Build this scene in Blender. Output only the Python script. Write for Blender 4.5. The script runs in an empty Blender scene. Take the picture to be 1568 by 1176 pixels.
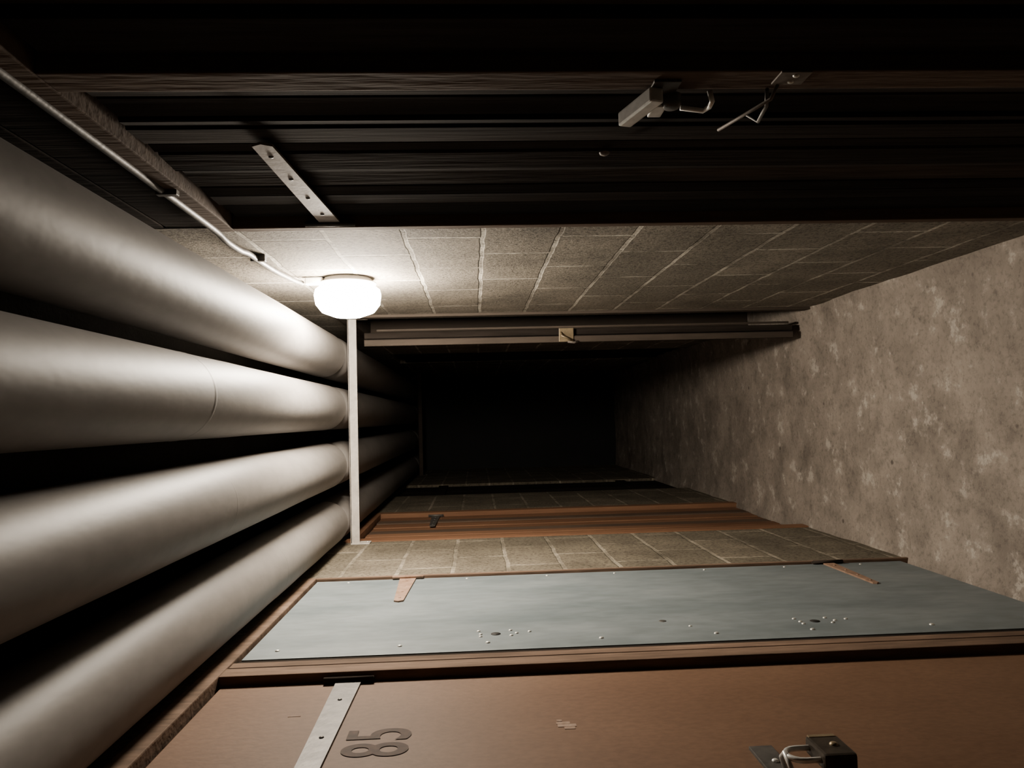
import bpy, bmesh, math, random
from mathutils import Vector, Matrix
random.seed(7)
scene = bpy.context.scene
XR, XL, ZC = 0.492, -0.563, 2.48
Y0, Y1 = -1.0, 8.7
HEAD = 2.185

# ---------------------------------------------------------------- materials
def nodes(name):
    m = bpy.data.materials.new(name); m.use_nodes = True
    nt = m.node_tree
    return m, nt, nt.nodes['Principled BSDF']

def mapped(nt, scale=(1,1,1), rot=(0,0,0)):
    tc = nt.nodes.new('ShaderNodeTexCoord'); mp = nt.nodes.new('ShaderNodeMapping')
    mp.inputs['Scale'].default_value = scale; mp.inputs['Rotation'].default_value = rot
    nt.links.new(tc.outputs['Object'], mp.inputs['Vector'])
    return mp.outputs['Vector']

def noise(nt, vec, scale, detail=3, rough=0.6):
    n = nt.nodes.new('ShaderNodeTexNoise')
    n.inputs['Scale'].default_value = scale; n.inputs['Detail'].default_value = detail
    n.inputs['Roughness'].default_value = rough
    nt.links.new(vec, n.inputs['Vector']); return n.outputs['Fac']

def ramp(nt, fac, stops):
    r = nt.nodes.new('ShaderNodeValToRGB'); e = r.color_ramp.elements
    while len(e) < len(stops): e.new(0.5)
    for i,(p,c) in enumerate(stops):
        e[i].position = p
        e[i].color = (c[0],c[1],c[2],1) if hasattr(c,'__len__') else (c,c,c,1)
    nt.links.new(fac, r.inputs['Fac']); return r.outputs['Color']

def mix(nt, fac, a, b, mode='MIX'):
    m = nt.nodes.new('ShaderNodeMix'); m.data_type='RGBA'; m.blend_type = mode
    if isinstance(fac,(int,float)): m.inputs[0].default_value = fac
    else: nt.links.new(fac, m.inputs[0])
    for s,v in ((6,a),(7,b)):
        if isinstance(v, tuple): m.inputs[s].default_value = (*v[:3],1)
        else: nt.links.new(v, m.inputs[s])
    return m.outputs[2]

def bump(nt, bs, h, strength, dist=0.01, prev=None):
    b = nt.nodes.new('ShaderNodeBump'); b.inputs['Strength'].default_value = strength
    b.inputs['Distance'].default_value = dist
    nt.links.new(h, b.inputs['Height'])
    if prev is not None: nt.links.new(prev, b.inputs['Normal'])
    nt.links.new(b.outputs['Normal'], bs.inputs['Normal']); return b.outputs['Normal']

def simple(name, c1, c2, scale=8, stretch=(1,1,1), rough=0.7, metal=0.0, bmp=0.15, fine=60, spec=0.3, grime=0.35):
    m, nt, bs = nodes(name)
    v = mapped(nt, stretch)
    n = noise(nt, v, scale)
    col = ramp(nt, n, [(0.3,c1),(0.7,c2)])
    n2 = noise(nt, v, fine, 2)
    col = mix(nt, grime, col, ramp(nt, n2, [(0.3,0.5),(0.65,1.0)]), 'MULTIPLY')
    nt.links.new(col, bs.inputs['Base Color'])
    bs.inputs['Roughness'].default_value = rough; bs.inputs['Metallic'].default_value = metal
    bs.inputs['Specular IOR Level'].default_value = spec
    if bmp>0: bump(nt, bs, n2, bmp, 0.004)
    return m

def block_wall(name, base1, base2, mortar, mortar_sz=0.010, voff=-0.13, uoff=0.0, speck=0.8, wob=0.018):
    m, nt, bs = nodes(name)
    tc = nt.nodes.new('ShaderNodeTexCoord'); sp = nt.nodes.new('ShaderNodeSeparateXYZ')
    nt.links.new(tc.outputs['Object'], sp.inputs[0])
    cb = nt.nodes.new('ShaderNodeCombineXYZ')
    a = nt.nodes.new('ShaderNodeMath'); a.operation='ADD'; a.inputs[1].default_value = uoff
    b = nt.nodes.new('ShaderNodeMath'); b.operation='ADD'; b.inputs[1].default_value = voff
    nt.links.new(sp.outputs['Y'], a.inputs[0]); nt.links.new(sp.outputs['Z'], b.inputs[0])
    nt.links.new(a.outputs[0], cb.inputs[0]); nt.links.new(b.outputs[0], cb.inputs[1])
    nz = nt.nodes.new('ShaderNodeTexNoise'); nz.inputs['Scale'].default_value = 7; nz.inputs['Detail'].default_value = 3
    nt.links.new(tc.outputs['Object'], nz.inputs['Vector'])
    va = nt.nodes.new('ShaderNodeVectorMath'); va.operation='MULTIPLY_ADD'
    va.inputs[1].default_value=(wob,wob,0)
    nt.links.new(nz.outputs['Color'], va.inputs[0]); nt.links.new(cb.outputs[0], va.inputs[2])
    br = nt.nodes.new('ShaderNodeTexBrick')
    br.inputs['Scale'].default_value = 1.0
    br.inputs['Brick Width'].default_value = 0.41; br.inputs['Row Height'].default_value = 0.207
    br.inputs['Mortar Size'].default_value = mortar_sz; br.inputs['Mortar Smooth'].default_value = 0.4
    br.inputs['Color1'].default_value = (*base1,1); br.inputs['Color2'].default_value = (*base2,1)
    br.inputs['Mortar'].default_value = (*mortar,1)
    nt.links.new(va.outputs[0], br.inputs['Vector'])
    v = tc.outputs['Object']
    n1 = noise(nt, v, 4, 4, 0.65); n2 = noise(nt, v, 75, 4, 0.8)
    flat = mix(nt, 0.5, (*base1,), (*base2,))
    col = mix(nt, ramp(nt, n1, [(0.40,0.15),(0.58,1.0)]), flat, br.outputs['Color'])
    col = mix(nt, 0.8, col, ramp(nt, n1, [(0.3,0.45),(0.65,1.0)]), 'MULTIPLY')
    col = mix(nt, speck, col, ramp(nt, n2, [(0.38,0.25),(0.52,1.0)]), 'MULTIPLY')
    nt.links.new(col, bs.inputs['Base Color'])
    bs.inputs['Roughness'].default_value = 0.9; bs.inputs['Specular IOR Level'].default_value = 0.2
    p = bump(nt, bs, n2, 0.6, 0.006)
    inv = nt.nodes.new('ShaderNodeMath'); inv.operation='SUBTRACT'; inv.inputs[0].default_value=1
    nt.links.new(br.outputs['Fac'], inv.inputs[1])
    bump(nt, bs, inv.outputs[0], 0.6, 0.005, p)
    return m

M = {}
M['blockR'] = block_wall('painted_block', (0.27,0.24,0.195),(0.20,0.178,0.146),(0.60,0.56,0.48), 0.008)
M['blockL'] = block_wall('bare_block', (0.21,0.18,0.135),(0.155,0.135,0.10),(0.36,0.32,0.25), 0.010, -0.05, 0.13)
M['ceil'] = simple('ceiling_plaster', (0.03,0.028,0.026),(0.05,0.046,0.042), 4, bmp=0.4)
M['dark'] = simple('unlit_wall_tone', (0.008,0.009,0.010),(0.012,0.013,0.014), 4, bmp=0.1)  # near-black colour stands in for the unlit corridor end

# concrete floor
m, nt, bs = nodes('worn_concrete')
v = mapped(nt)
n1 = noise(nt, v, 3.2, 5, 0.68); n2 = noise(nt, v, 8, 5, 0.70); n3 = noise(nt, v, 60, 3, 0.7)
col = ramp(nt, n1, [(0.34,(0.165,0.141,0.120)),(0.66,(0.285,0.246,0.21))])
col = mix(nt, ramp(nt, n2, [(0.54,0.0),(0.60,0.2),(0.64,0.65)]), col, (0.46,0.42,0.37))
col = mix(nt, ramp(nt, n2, [(0.33,0.6),(0.46,0.0)]), col, (0.115,0.098,0.084))
col = mix(nt, 0.55, col, ramp(nt, n3, [(0.32,0.45),(0.5,1.0)]), 'MULTIPLY')
vo = nt.nodes.new('ShaderNodeTexVoronoi'); vo.inputs['Scale'].default_value = 6
nt.links.new(v, vo.inputs['Vector'])
col = mix(nt, ramp(nt, vo.outputs['Distance'], [(0.04,0.8),(0.07,0.0)]), col, (0.06,0.05,0.043))
nt.links.new(col, bs.inputs['Base Color']); bs.inputs['Roughness'].default_value = 0.85
bs.inputs['Specular IOR Level'].default_value = 0.25
p = bump(nt, bs, n3, 0.4, 0.006); bump(nt, bs, n2, 0.5, 0.02, p)
M['floor'] = m

M['pipe'] = simple('painted_insulation', (0.15,0.138,0.129),(0.20,0.186,0.174), 2.5, (1,0.5,1), 0.55, 0, 0.14, 30, 0.36, 0.25)
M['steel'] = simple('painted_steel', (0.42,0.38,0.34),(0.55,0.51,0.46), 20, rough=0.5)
M['conduit'] = simple('galvanised_conduit', (0.06,0.058,0.055),(0.12,0.115,0.11), 30, rough=0.5, metal=0.1)
M['darkwood'] = simple('dark_stained_wood', (0.014,0.0115,0.010),(0.042,0.034,0.029), 7, (1,1,0.07), 0.95, 0, 0.3, 60, 0.03, 0.7)
M['darkwood2'] = simple('dark_stained_wood_worn', (0.018,0.014,0.011),(0.060,0.045,0.035), 5, (1,1,0.10), 0.95, 0, 0.4, 45, 0.03, 0.8)
M['darkwood3'] = simple('dark_stained_wood_black', (0.010,0.009,0.008),(0.024,0.020,0.018), 6, (1,1,0.08), 0.95, 0, 0.3, 50, 0.03, 0.6)
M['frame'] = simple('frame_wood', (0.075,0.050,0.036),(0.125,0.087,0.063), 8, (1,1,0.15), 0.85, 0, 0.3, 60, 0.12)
M['framedark'] = simple('dark_frame_wood', (0.040,0.031,0.024),(0.07,0.053,0.041), 8, (1,1,0.15), 0.8, 0, 0.3)  # darker grey-brown frame wood, reused on the far hanger
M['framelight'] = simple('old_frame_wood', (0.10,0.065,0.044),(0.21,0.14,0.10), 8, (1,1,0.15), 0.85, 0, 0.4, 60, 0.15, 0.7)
M['orange'] = simple('orange_wood', (0.13,0.060,0.030),(0.23,0.118,0.064), 6, (1,1,0.12), 0.75, 0, 0.3)
M['brown'] = simple('brown_hardboard', (0.125,0.069,0.041),(0.160,0.092,0.056), 3, (1,1,0.6), 0.65, 0, 0.12, 90, 0.2)
M['sheet'] = simple('grey_sheet_metal', (0.115,0.142,0.152),(0.21,0.24,0.252), 4.5, (1,1,0.4), 0.55, 0.1, 0.04, 35, 0.25, 0.35)
M['rivet'] = simple('rivet_metal', (0.55,0.55,0.52),(0.75,0.75,0.7), 50, rough=0.4, metal=0.5)
M['iron'] = simple('grey_iron', (0.07,0.068,0.064),(0.13,0.123,0.115), 25, rough=0.5, metal=0.4)
M['tan'] = simple('tarnished_strap', (0.12,0.10,0.086),(0.18,0.155,0.135), 25, rough=0.65, metal=0.1)
M['rust'] = simple('rusty_iron', (0.20,0.12,0.078),(0.32,0.21,0.15), 25, rough=0.7, metal=0.1)
M['chrome'] = simple('polished_steel', (0.75,0.75,0.73),(0.9,0.9,0.88), 25, rough=0.32, metal=0.45, bmp=0.03)
M['brass'] = simple('old_brass', (0.22,0.17,0.105),(0.33,0.26,0.165), 25, rough=0.4, metal=0.5)
M['lockbody'] = simple('dark_lock_body', (0.03,0.025,0.02),(0.07,0.055,0.042), 25, rough=0.45, metal=0.4)
M['black'] = simple('black_gap', (0.006,0.006,0.006),(0.012,0.011,0.01), 10, bmp=0)
M['ink'] = simple('stencil_ink', (0.034,0.022,0.017),(0.075,0.042,0.03), 30, rough=0.8, bmp=0)
M['chalk'] = simple('scuff_paint', (0.24,0.16,0.115),(0.34,0.25,0.195), 60, rough=0.9, bmp=0)
M['porcelain'] = simple('white_porcelain', (0.75,0.72,0.66),(0.82,0.79,0.73), 10, rough=0.3, bmp=0.02)
m, nt, bs = nodes('lit_opal_glass')
bs.inputs['Base Color'].default_value=(0.9,0.88,0.82,1)
bs.inputs['Emission Color'].default_value=(1.0,0.87,0.71,1); bs.inputs['Emission Strength'].default_value=420
M['glow'] = m

# ---------------------------------------------------------------- builder
class B:
    def __init__(s): s.bm = bmesh.new(); s.mats=[]
    def mi(s, k):
        if k not in s.mats: s.mats.append(k)
        return s.mats.index(k)
    def box(s, x0,x1,y0,y1,z0,z1, mat, bev=0.0, mtx=None):
        r = bmesh.ops.create_cube(s.bm, size=1)
        vs = r['verts']
        T = Matrix.Translation(((x0+x1)/2,(y0+y1)/2,(z0+z1)/2)) @ Matrix.Diagonal((abs(x1-x0),abs(y1-y0),abs(z1-z0),1))
        if mtx is not None: T = mtx @ T
        bmesh.ops.transform(s.bm, matrix=T, verts=vs)
        i = s.mi(mat); fs = {f for v in vs for f in v.link_faces}
        for f in fs: f.material_index = i
        if bev>0:
            es = list({e for v in vs for e in v.link_edges})
            rr = bmesh.ops.bevel(s.bm, geom=es, offset=bev, segments=2, affect='EDGES', profile=0.6)
            for f in rr['faces']: f.material_index = i
    def prism(s, pts, axis_pts, mat):
        i = s.mi(mat); d = Vector(axis_pts)
        a=[s.bm.verts.new(Vector(p)) for p in pts]; b=[s.bm.verts.new(Vector(p)+d) for p in pts]
        n=len(a); fs=[s.bm.faces.new(a), s.bm.faces.new(b[::-1])]
        for k in range(n): fs.append(s.bm.faces.new([a[k],b[k],b[(k+1)%n],a[(k+1)%n]]))
        for f in fs: f.material_index=i
        bmesh.ops.recalc_face_normals(s.bm, faces=fs)
    def lathe(s, c, axis, prof, mat, seg=32, sm=True, squash=(1,1)):
        i=s.mi(mat); ax=Vector(axis).normalized(); c=Vector(c)
        ref = Vector((0,0,1)) if abs(ax.z)<0.9 else Vector((1,0,0))
        u=ref.cross(ax).normalized(); w=ax.cross(u)
        rings=[]
        for r,h in prof:
            if r<1e-6: rings.append([s.bm.verts.new(c+ax*h)])
            else: rings.append([s.bm.verts.new(c+ax*h+u*(r*squash[0]*math.cos(2*math.pi*k/seg))+w*(r*squash[1]*math.sin(2*math.pi*k/seg))) for k in range(seg)])
        fs=[]
        for a,b in zip(rings,rings[1:]):
            for k in range(seg):
                k2=(k+1)%seg
                if len(a)==1 and len(b)==1: continue
                if len(a)==1: f=[a[0],b[k2],b[k]]
                elif len(b)==1: f=[a[k],a[k2],b[0]]
                else: f=[a[k],a[k2],b[k2],b[k]]
                fs.append(s.bm.faces.new(f))
        for f in fs: f.material_index=i; f.smooth=sm
        bmesh.ops.recalc_face_normals(s.bm, faces=fs)
    def tube(s, pts, r, mat, seg=12, close=False):
        i=s.mi(mat); pts=[Vector(p) for p in pts]; rings=[]; n=len(pts); prev=None
        for k,p in enumerate(pts):
            t=(pts[(k+1)%n if close else min(k+1,n-1)]-pts[(k-1)%n if close else max(k-1,0)]).normalized()
            if prev is None:
                ref=Vector((0,0,1)) if abs(t.z)<0.9 else Vector((1,0,0)); u=t.cross(ref).normalized()
            else: u=(prev-t*prev.dot(t)).normalized()
            prev=u; w=t.cross(u)
            rings.append([s.bm.verts.new(p+u*(r*math.cos(2*math.pi*j/seg))+w*(r*math.sin(2*math.pi*j/seg))) for j in range(seg)])
        fs=[]; R=rings+([rings[0]] if close else [])
        for a,b in zip(R,R[1:]):
            for j in range(seg): fs.append(s.bm.faces.new([a[j],a[(j+1)%seg],b[(j+1)%seg],b[j]]))
        if not close: fs.append(s.bm.faces.new(rings[0])); fs.append(s.bm.faces.new(rings[-1][::-1]))
        for f in fs: f.material_index=i; f.smooth=True
        bmesh.ops.recalc_face_normals(s.bm, faces=fs)
    def dome(s, c, axis, r, mat, seg=12, h=0.6):
        s.lathe(c, axis, [(r,0),(r*0.9,r*h*0.45),(r*0.6,r*h*0.8),(0,r*h)], mat, seg)
    def make(s, name, parent=None):
        me=bpy.data.meshes.new(name); s.bm.to_mesh(me); s.bm.free()
        for k in s.mats: me.materials.append(M[k])
        o=bpy.data.objects.new(name, me); scene.collection.objects.link(o)
        if parent: o.parent=parent
        return o

# ---------------------------------------------------------------- shell
from mathutils import noise as mn
b=B()
nx,ny=24,150
i=b.mi('floor'); grid=[]
for a in range(nx+1):
    row=[]
    x=XL-0.12+(XR-XL+0.24)*a/nx
    for c in range(ny+1):
        y=Y0+(Y1-Y0)*c/ny
        z=0.012*mn.noise(Vector((x*2.5,y*2.5,0)))+0.005*mn.noise(Vector((x*9,y*9,3)))-0.008
        dl=min(x-XL, XR-x)
        if dl<0.07: z+=0.026*(1-max(dl,0)/0.07)**2*(0.6+0.9*mn.noise(Vector((y*5,x,1))))
        row.append(b.bm.verts.new((x,y,z)))
    grid.append(row)
for a in range(nx):
    for c in range(ny):
        f=b.bm.faces.new([grid[a][c],grid[a+1][c],grid[a+1][c+1],grid[a][c+1]]); f.material_index=i; f.smooth=True
b.make('floor')

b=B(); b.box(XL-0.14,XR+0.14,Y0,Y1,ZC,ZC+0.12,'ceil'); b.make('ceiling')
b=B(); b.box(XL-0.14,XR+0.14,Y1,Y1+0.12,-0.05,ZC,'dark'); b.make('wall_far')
b=B(); b.box(XL-0.14,XR+0.14,Y0-0.12,Y0,-0.05,ZC,'blockL'); b.make('wall_back')

def wall(name, side, solids, lint0, mat):
    b=B(); x0,x1=(XR,XR+0.14) if side>0 else (XL-0.14,XL)
    for (a,c) in solids:
        b.box(x0,x1,a,c,-0.05,lint0, mat)
    if side>0:
        z=lint0
        while z<ZC-0.01:
            z2=min(z+0.124,ZC); b.box(x0+random.uniform(0,.005),x1,Y0,1.903,z+0.003,z2,'darkwood',0.003); z=z2
        b.box(x0,x1,1.903,Y1,lint0,ZC, mat)
    else:
        b.box(x0,x1,Y0,Y1,lint0,ZC, mat)
    xb0,xb1=(XR+0.14,XR+0.16) if side>0 else (XL-0.16,XL-0.14)
    b.box(xb0,xb1,Y0,Y1,-0.05,ZC,'black')
    return b.make(name)
wall('wall_left',-1,[(Y0,0.72),(2.80,3.62),(4.72,5.75),(6.7,Y1)],HEAD+0.045,'blockL')
wall('wall_right',1,[(Y0,0.06),(1.905,3.50),(4.40,5.6),(6.5,Y1)],HEAD+0.045,'blockR')

# ---------------------------------------------------------------- door frames (trim)
def frame(name, side, posts, head, mat, proud=0.006, depth=0.09):
    b=B(); X=XR if side>0 else XL
    def bx(y0,y1,z0,z1,pr=proud,mt=mat):
        if side>0: b.box(X-pr,X+depth,y0,y1,z0,z1,mt,0.003)
        else: b.box(X-depth,X+pr,y0,y1,z0,z1,mt,0.003)
    for (a,c) in posts: bx(a,c,0.0,HEAD)
    bx(head[0],head[1],HEAD,HEAD+0.044)
    return b.make(name)
frame('trim_1',-1,[(0.725,0.80),(1.745,1.80),(2.782,2.798)],(0.725,2.798),'framelight')
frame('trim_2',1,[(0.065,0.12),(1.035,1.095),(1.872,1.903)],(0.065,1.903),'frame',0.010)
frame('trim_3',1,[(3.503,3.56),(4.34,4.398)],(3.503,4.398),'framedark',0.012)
frame('trim_4',-1,[(3.622,3.70),(4.64,4.718)],(3.622,4.718),'orange')
b=B(); b.box(XL-0.085,XL-0.004,1.802,1.885,0.0,HEAD-0.002,'darkwood',0.004)
b.box(XL-0.004,XL+0.004,1.81,1.845,0.0,HEAD-0.002,'framelight',0.002); b.make('trim_5')

# ---------------------------------------------------------------- helper hardware
def strap(b, side, xs, yh, yt, z, w0, w1, mat, leaf=0.045, leafmat=None, zt=None, th=0.005):
    s = -1 if side>0 else 1
    zt = z if zt is None else zt
    d = 1 if yt>yh else -1
    b.prism([(xs,yh,z-w0/2),(xs,yh,z+w0/2),(xs,yt,zt+w1/2),(xs,yt+d*w1*0.3,zt),(xs,yt,zt-w1/2)],(s*th,0,0),mat)
    lm=leafmat or mat
    b.box(xs+s*0.0,xs+s*(th+0.004),yh-d*0.022,yh-d*0.001,z-leaf,z+leaf,lm,0.001)
    b.tube([(xs+s*(th+0.004),yh,z-leaf),(xs+s*(th+0.004),yh,z+leaf)],0.006,lm)
    n=4
    for k in range(n):
        t=(k+0.6)/n
        b.dome((xs+s*th, yh+(yt-yh)*t, z+(zt-z)*t),(s,0,0),0.005,'iron' if mat!='rust' else 'rust',8)

# door_1 brown hardboard left near
b=B(); xs=XL-0.016
b.box(xs-0.03,xs,0.805,1.738,0.03,HEAD-0.008,'brown',0.002)
strap(b,-1,xs,1.732,0.98,1.895,0.056,0.034,'iron',0.055,'darkwood')
for (dy,dz,ly,lz) in ((0,0,.012,.035),(.012,.006,.010,.026),(-.012,-.004,.010,.02),(.024,.012,.008,.010)):
    b.box(xs,xs+0.0008,1.447+dy-ly/2,1.447+dy+ly/2,1.442+dz-lz/2,1.442+dz+lz/2,'chalk')
b.box(xs,xs+0.0008,1.55,1.553,1.96,1.985,'chalk')
b.box(xs,xs+0.006,1.15,1.31,1.105,1.145,'iron',0.001)
d1=b.make('door_1')
tx=bpy.data.curves.new('stencil_number','FONT'); tx.body='85'; tx.size=0.165; tx.offset=0.002; tx.space_character=1.08
tx.align_x='CENTER'; tx.align_y='CENTER'; tx.extrude=0.0
to=bpy.data.objects.new('tmp',tx); scene.collection.objects.link(to)
dg=bpy.context.evaluated_depsgraph_get(); me=bpy.data.meshes.new_from_object(to.evaluated_get(dg))
bpy.data.objects.remove(to)
so=bpy.data.objects.new('stencil_number',me); scene.collection.objects.link(so); me.materials.clear(); me.materials.append(M['ink'])
so.matrix_world=Matrix(((0,0,1,xs+0.0012),(0.74,0,0,1.412),(0,1,0,1.785),(0,0,0,1)))
so.parent=d1

def padlock(name, c, out, mat='iron', w=0.05,h=0.055,t=0.022, sh='chrome'):
    b=B(); R=Matrix.Translation(c)
    b.box(-t/2,t/2,-w/2,w/2,-h,0,mat,0.005,R)
    pts=[(0,-w*0.3,-0.01)]+[(0,-w*0.3*math.cos(a*math.pi/8),0.022+w*0.32*math.sin(a*math.pi/8)) for a in range(9)]+[(0,w*0.3,-0.01)]
    b.tube([R@Vector(p) for p in pts],0.0045,sh)
    b.box(-t/2-0.001,t/2+0.001,w/2-0.008,w/2+0.001,-h+0.004,-0.004,'brass',0.001,R)
    b.dome(R@Vector((out*t/2,0,-h*0.6)),(out,0,0),0.007,'brass')
    y=c[1]; z=c[2]
    X0=XL-0.016+0.0065
    b.tube([(X0,y-0.02,z+0.038),(c[0]-0.010,y-0.018,z+0.046),(c[0]+0.004,y,z+0.048),(c[0]-0.010,y+0.018,z+0.046),(X0,y+0.02,z+0.038)],0.004,sh)
    b.dome((X0,y-0.035,z+0.045),(1,0,0),0.006,sh); b.dome((X0,y+0.06,z+0.04),(1,0,0),0.006,sh)
    return b.make(name)
padlock('padlock',(XL-0.016+0.042,1.190,1.082),1,'lockbody',0.072,0.052,0.026)

# door_2 grey sheet metal
b=B(); xs=XL-0.004
b.box(xs-0.03,xs,1.892,2.776,0.035,HEAD-0.006,'sheet',0.0015)
strap(b,-1,xs,2.765,2.43,1.855,0.058,0.03,'rust',0.055,'rust')
strap(b,-1,xs,2.765,2.43,0.315,0.040,0.020,'rust',0.055,'darkwood')
for z in [2.1,1.83,1.58,1.30,1.02,0.74,0.45,0.15]:
    b.dome((xs,1.955,z+random.uniform(-.03,.03)),(1,0,0),0.0065,'rivet',8)
for z in [2.08,1.66,1.36,1.1,0.8,0.5,0.2]:
    b.dome((xs,2.742,z+random.uniform(-.02,.02)),(1,0,0),0.0055,'rivet',8)
for zc in (1.56,0.70):
    b.lathe((xs,2.03,zc),(1,0,0),[(0.013,0),(0.013,0.001),(0,0.001)],'black',16,squash=(1,1))
    for dz,dy in ((-0.055,0.0),(-0.04,0.028),(-0.04,-0.02),(0.04,0.0),(0.045,0.03),(0.04,-0.02),(-0.09,0.01)):
        b.dome((xs,2.03+dy,zc+dz),(1,0,0),0.0055,'rivet',8)
b.dome((xs,2.09,1.1),(1,0,0),0.011,'iron',8,0.2)
b.dome((xs,2.03,1.04),(1,0,0),0.005,'rivet',8)
b.make('door_2')

b=B(); xs=XL-0.02; rg=random.Random(4); y=3.704
for k,wd in enumerate([.1,.13,.09,.12,.1,.14,.11,.142]):
    d=rg.uniform(-.006,.004); b.box(xs-0.03,xs+d,y,y+wd-0.005,0.02,HEAD-0.008,'orange' if k%3 else 'frame',0.004); y+=wd
strap(b,-1,xs+0.004,4.60,4.2,1.85,0.05,0.03,'iron'); b.dome((xs,3.78,1.05),(1,0,0),0.02,'iron',12)
b.make('door_3')
b=B()
for k in range(9):
    b.box(xs-0.025,xs,5.755+k*0.104,5.755+k*0.104+0.1,0.02,HEAD+0.03,'darkwood',0.004)
b.box(xs,xs+0.012,5.76,6.69,1.85,1.93,'darkwood',0.003); b.box(xs,xs+0.012,5.76,6.69,0.3,0.38,'darkwood',0.003)
b.make('door_4')

# ---------------------------------------------------------------- right doors (vertical boards)
def board_door(y0, y1, xs, widths, mat, seed=1):
    b=B(); rg=random.Random(seed); b.box(xs+0.016,xs+0.03,y0,y1,0.03,HEAD-0.008,mat)
    tot=sum(widths); y=y0
    for wd in widths:
        c=y+wd*(y1-y0)/tot
        d=rg.uniform(-0.005,0.005); g=rg.choice((0.002,0.003,0.005)); tl=rg.uniform(-0.003,0.003); z0,z1=0.03,HEAD-0.008-rg.uniform(0,.01)
        e=0.004; mt=rg.choice((mat,'darkwood2','darkwood3',mat))
        b.prism([(xs+0.016,y+g,z0),(xs+d+tl+e,y+g,z0),(xs+d+tl,y+g+e,z0),(xs+d-tl,c-g-e,z0),(xs+d-tl+e,c-g,z0),(xs+0.016,c-g,z0)],(0,0,z1-z0),mt)
        y=c
    return b
b=board_door(1.098,1.868,XR+0.012,[0.9,1.0,0.5,1.1,0.6,1.2,0.45,1.1,0.7,1.0,0.5,1.1],'darkwood',3)
strap(b,1,XR+0.004,1.862,1.34,1.945,0.05,0.036,'tan',0.06,'iron',zt=1.965)
b.dome((XR+0.004,1.40,1.345),(-1,0,0),0.010,'tan')
b.make('door_5')
b=board_door(0.123,1.03,XR+0.012,[1]*8,'darkwood',5); b.make('door_6')

# sliding latch on near right frame
b=B(); X=XR-0.010
LT=Matrix.Translation((0,-0.040,-0.024))
def lp(*p): return LT@Vector(p)
b.box(X-0.004,X,1.10,1.20,1.315,1.355,'iron',0.001,LT)
b.box(X-0.026,X-0.004,1.115,1.215,1.350,1.372,'chrome',0.003,LT@Matrix.Translation((0,1.16,1.36))@Matrix.Rotation(0.30,4,'X')@Matrix.Translation((0,-1.16,-1.36)))
b.box(X-0.020,X-0.004,1.15,1.19,1.325,1.346,'chrome',0.002,LT)
b.lathe(lp(X-0.002,1.150,1.318),(-1,0,0),[(0.015,0),(0.015,0.014),(0.011,0.02),(0,0.02)],'iron',20)
b.tube([lp(X-0.004,1.13,1.265),lp(X-0.02,1.13,1.262),lp(X-0.02,1.15,1.260),lp(X-0.02,1.165,1.265),lp(X-0.015,1.165,1.30)],0.004,'chrome')
b.make('door_latch')
b=B(); LT=Matrix.Translation((0,-0.012,-0.010))
b.box(X-0.003,X,1.045,1.085,1.12,1.165,'tan',0.001,LT)
b.dome(lp(X-0.003,1.055,1.14),(-1,0,0),0.005,'rivet',8); b.dome(lp(X-0.003,1.075,1.14),(-1,0,0),0.005,'rivet',8)
b.tube([lp(X-0.003,1.085,1.155),lp(X-0.018,1.10,1.16),lp(X-0.02,1.15,1.180),lp(X-0.018,1.22,1.200),lp(X-0.010,1.225,1.190)],0.0026,'tan')
b.tube([lp(X-0.003,1.10,1.165),lp(X-0.016,1.13,1.155),lp(X-0.016,1.19,1.145),lp(X+0.0,1.20,1.160)],0.003,'iron')
b.make('hook_latch')

# ajar door further along the right wall
hinge=Vector((XR-0.010,4.325,0)); free=Vector((0.392,3.62,0))
ang=math.atan2(free.y-hinge.y, free.x-hinge.x)
Mx=Matrix.Translation(hinge)@Matrix.Rotation(ang,4,'Z')
L=(free-hinge).length
b=B()
b.box(0,L,-0.034,0.0,0.04,2.12,'darkwood',0.003,Mx)
b.box(L-0.002,L+0.004,-0.032,-0.004,0.042,2.118,'framedark',0.001,Mx)
b.box(L-0.06,L-0.01,0.002,0.030,0.04,2.12,'darkwood',0.003,Mx)
b.box(L-0.05,L-0.006,0.036,0.046,0.06,2.06,'framedark',0.003,Mx)
for z in (0.25,1.05,1.9): b.box(0.08,L-0.07,0.002,0.024,z,z+0.09,'darkwood',0.003,Mx)
b.box(L+0.003,L+0.010,-0.030,0.035,1.12,1.19,'brass',0.002,Mx)
b.tube([Mx@Vector((L+0.008,-0.02,1.14)),Mx@Vector((L+0.03,-0.02,1.14)),Mx@Vector((L+0.03,0.0,1.18)),Mx@Vector((L+0.008,0.015,1.18))],0.005,'brass')
b.tube([Mx@Vector((L+0.008,-0.03,1.10)),Mx@Vector((L+0.022,-0.035,1.12)),Mx@Vector((L+0.022,-0.03,1.15))],0.005,'tan')
b.make('door_7')
b=board_door(5.602,6.498,XR+0.012,[1]*8,'darkwood',9); b.make('door_8')

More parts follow.
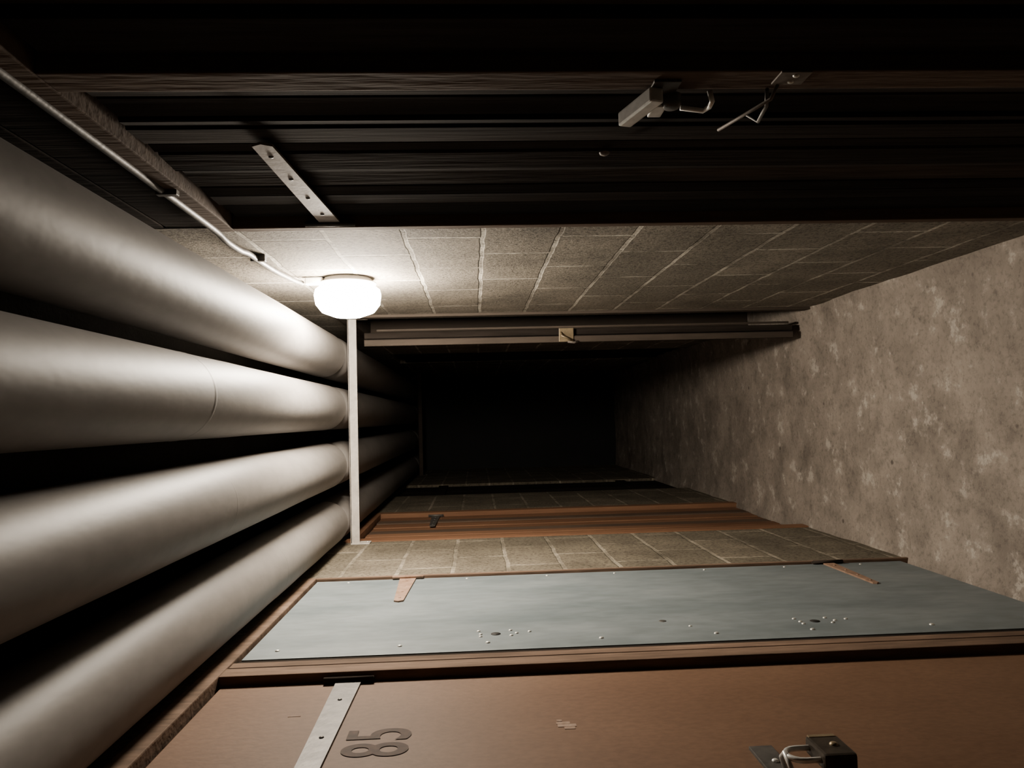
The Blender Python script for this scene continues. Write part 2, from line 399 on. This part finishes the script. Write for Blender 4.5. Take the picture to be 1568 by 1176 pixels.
# ---------------------------------------------------------------- ceiling pipes
PR=0.103
px=[0.313,0.071,-0.194,-0.455]
bars=[3.58,7.85]
for n,x in enumerate(px):
    b=B()
    r=PR if n<3 else 0.100
    z=2.188+r
    segs=[(Y0+0.01,bars[0]-0.025),(bars[0]+0.035,bars[1]-0.03),(bars[1]+0.035,Y1-0.005)]
    for (a,c) in segs:
        Ln=c-a; e=0.07
        prof=[(0.07,0)]
        for k in range(1,8):
            t=k/7*math.pi/2; prof.append((0.07+(r-0.07)*math.sin(t), e*(1-math.cos(t))))
        k=e+0.15
        rng=random.Random(n*10+int(a*3))
        while k<Ln-e-0.1:
            prof.append((r*(1+rng.uniform(-0.010,0.004)),k)); k+=0.22
        for q in range(0,8):
            t=(1-q/7)*math.pi/2; prof.append((0.07+(r-0.07)*math.sin(t), Ln-e*(1-math.cos(t))))
        b.lathe((x,a,z),(0,1,0),prof,'pipe',56)
    yj=(2.9,1.75,1.9,2.4)[n]
    b.lathe((x,yj,z),(0,1,0),[(r-0.006,-0.020),(r-0.0008,0),(r+0.0002,0.006),(r+0.0002,0.014),(r-0.0008,0.02),(r-0.006,0.04)],'pipe',56,True)
    b.lathe((x,Y0+0.01,z),(0,1,0),[(0.068,0),(0.068,Y1-Y0-0.02)],'iron',24)
    b.make('heating_pipe')
for bi,yb in enumerate(bars):
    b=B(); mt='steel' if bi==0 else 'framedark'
    b.box(XL+0.001,XR-0.001,yb-0.022,yb-0.016,2.146,2.186,mt,0.001)
    b.box(XL+0.001,XR-0.001,yb-0.022,yb+0.03,2.181,2.187,mt,0.001)
    for X in (XL+0.004,XR-0.004):
        s=1 if X<0 else -1
        b.box(X-0.003,X+0.003,yb-0.03,yb+0.04,2.10,2.186,mt,0.001)
        for zz in (2.115,2.165): b.dome((X+s*0.003,yb+0.01,zz),(s,0,0),0.006,'rivet',8)
    b.make('pipe_hanger')

# ---------------------------------------------------------------- conduit + lamp
b=B()
zc=2.225
pts=[(XR-0.010,Y0+0.01,zc),(XR-0.010,0.5,zc),(XR-0.010,1.2,zc),(XR-0.012,1.75,zc),(XR-0.014,1.88,zc),(XR-0.022,1.95,zc-0.002),(XR-0.022,2.05,zc-0.004),(XR-0.014,2.13,zc-0.004),(XR-0.014,2.25,zc-0.006),(XR-0.014,2.38,zc-0.012),(XR-0.014,2.47,zc-0.022),(XR-0.016,2.53,zc-0.034),(XR-0.02,2.565,zc-0.055)]
sm=[]
for k in range(len(pts)-1):
    p0=Vector(pts[max(k-1,0)]);p1=Vector(pts[k]);p2=Vector(pts[k+1]);p3=Vector(pts[min(k+2,len(pts)-1)])
    for q in range(5):
        t=q/5; sm.append(0.5*((2*p1)+(-p0+p2)*t+(2*p0-5*p1+4*p2-p3)*t*t+(-p0+3*p1-3*p2+p3)*t**3))
sm.append(Vector(pts[-1]))
b.tube(sm,0.008,'conduit')
for y in (0.3,0.95,1.55,2.2):
    b.box(XR-0.0205,XR,y,y+0.018,zc-0.03,zc+0.012,'iron',0.002)
b.make('electrical_conduit')

lamp=bpy.data.objects.new('bulkhead_lamp',None); scene.collection.objects.link(lamp); lamp.location=(XR,2.60,2.025)
b=B()
b.lathe((0,0,0),(-1,0,0),[(0,0.001),(0.080,0.001),(0.082,0.006),(0.082,0.012),(0.096,0.016),(0.096,0.021),(0.08,0.024),(0.0,0.024)],'porcelain',40)
b.box(-0.026,-0.002,-0.05,-0.02,0.075,0.135,'porcelain',0.004)
b.make('base',lamp)
b=B()
b.lathe((0,0,0),(-1,0,0),[(0.088,0.025),(0.108,0.040),(0.113,0.060),(0.108,0.09),(0.088,0.116),(0.045,0.132),(0,0.137)],'glow',24)
b.make('glass_dome',lamp)

# ---------------------------------------------------------------- world + camera
w=bpy.data.worlds.new('World'); scene.world=w; w.use_nodes=True
w.node_tree.nodes['Background'].inputs[0].default_value=(0.01,0.01,0.012,1)
w.node_tree.nodes['Background'].inputs[1].default_value=0.1

f=1162.0; VP=(728,642); roll=0.0262
D=Vector(((VP[0]-784)/f, -(VP[1]-588)/f, -1)).normalized()
dn=Vector((1,roll,0)); dn=(dn-D*dn.dot(D)).normalized()
Up=-dn; Xc=D.cross(Up).normalized()
R=Matrix((Xc,D,Up))
cam=bpy.data.cameras.new('camera'); cam.sensor_width=36; cam.lens=36*f/1568; cam.clip_start=0.02
co=bpy.data.objects.new('camera',cam); scene.collection.objects.link(co)
co.matrix_world=Matrix.Translation((0,0,1.6))@R.to_4x4()
scene.camera=co
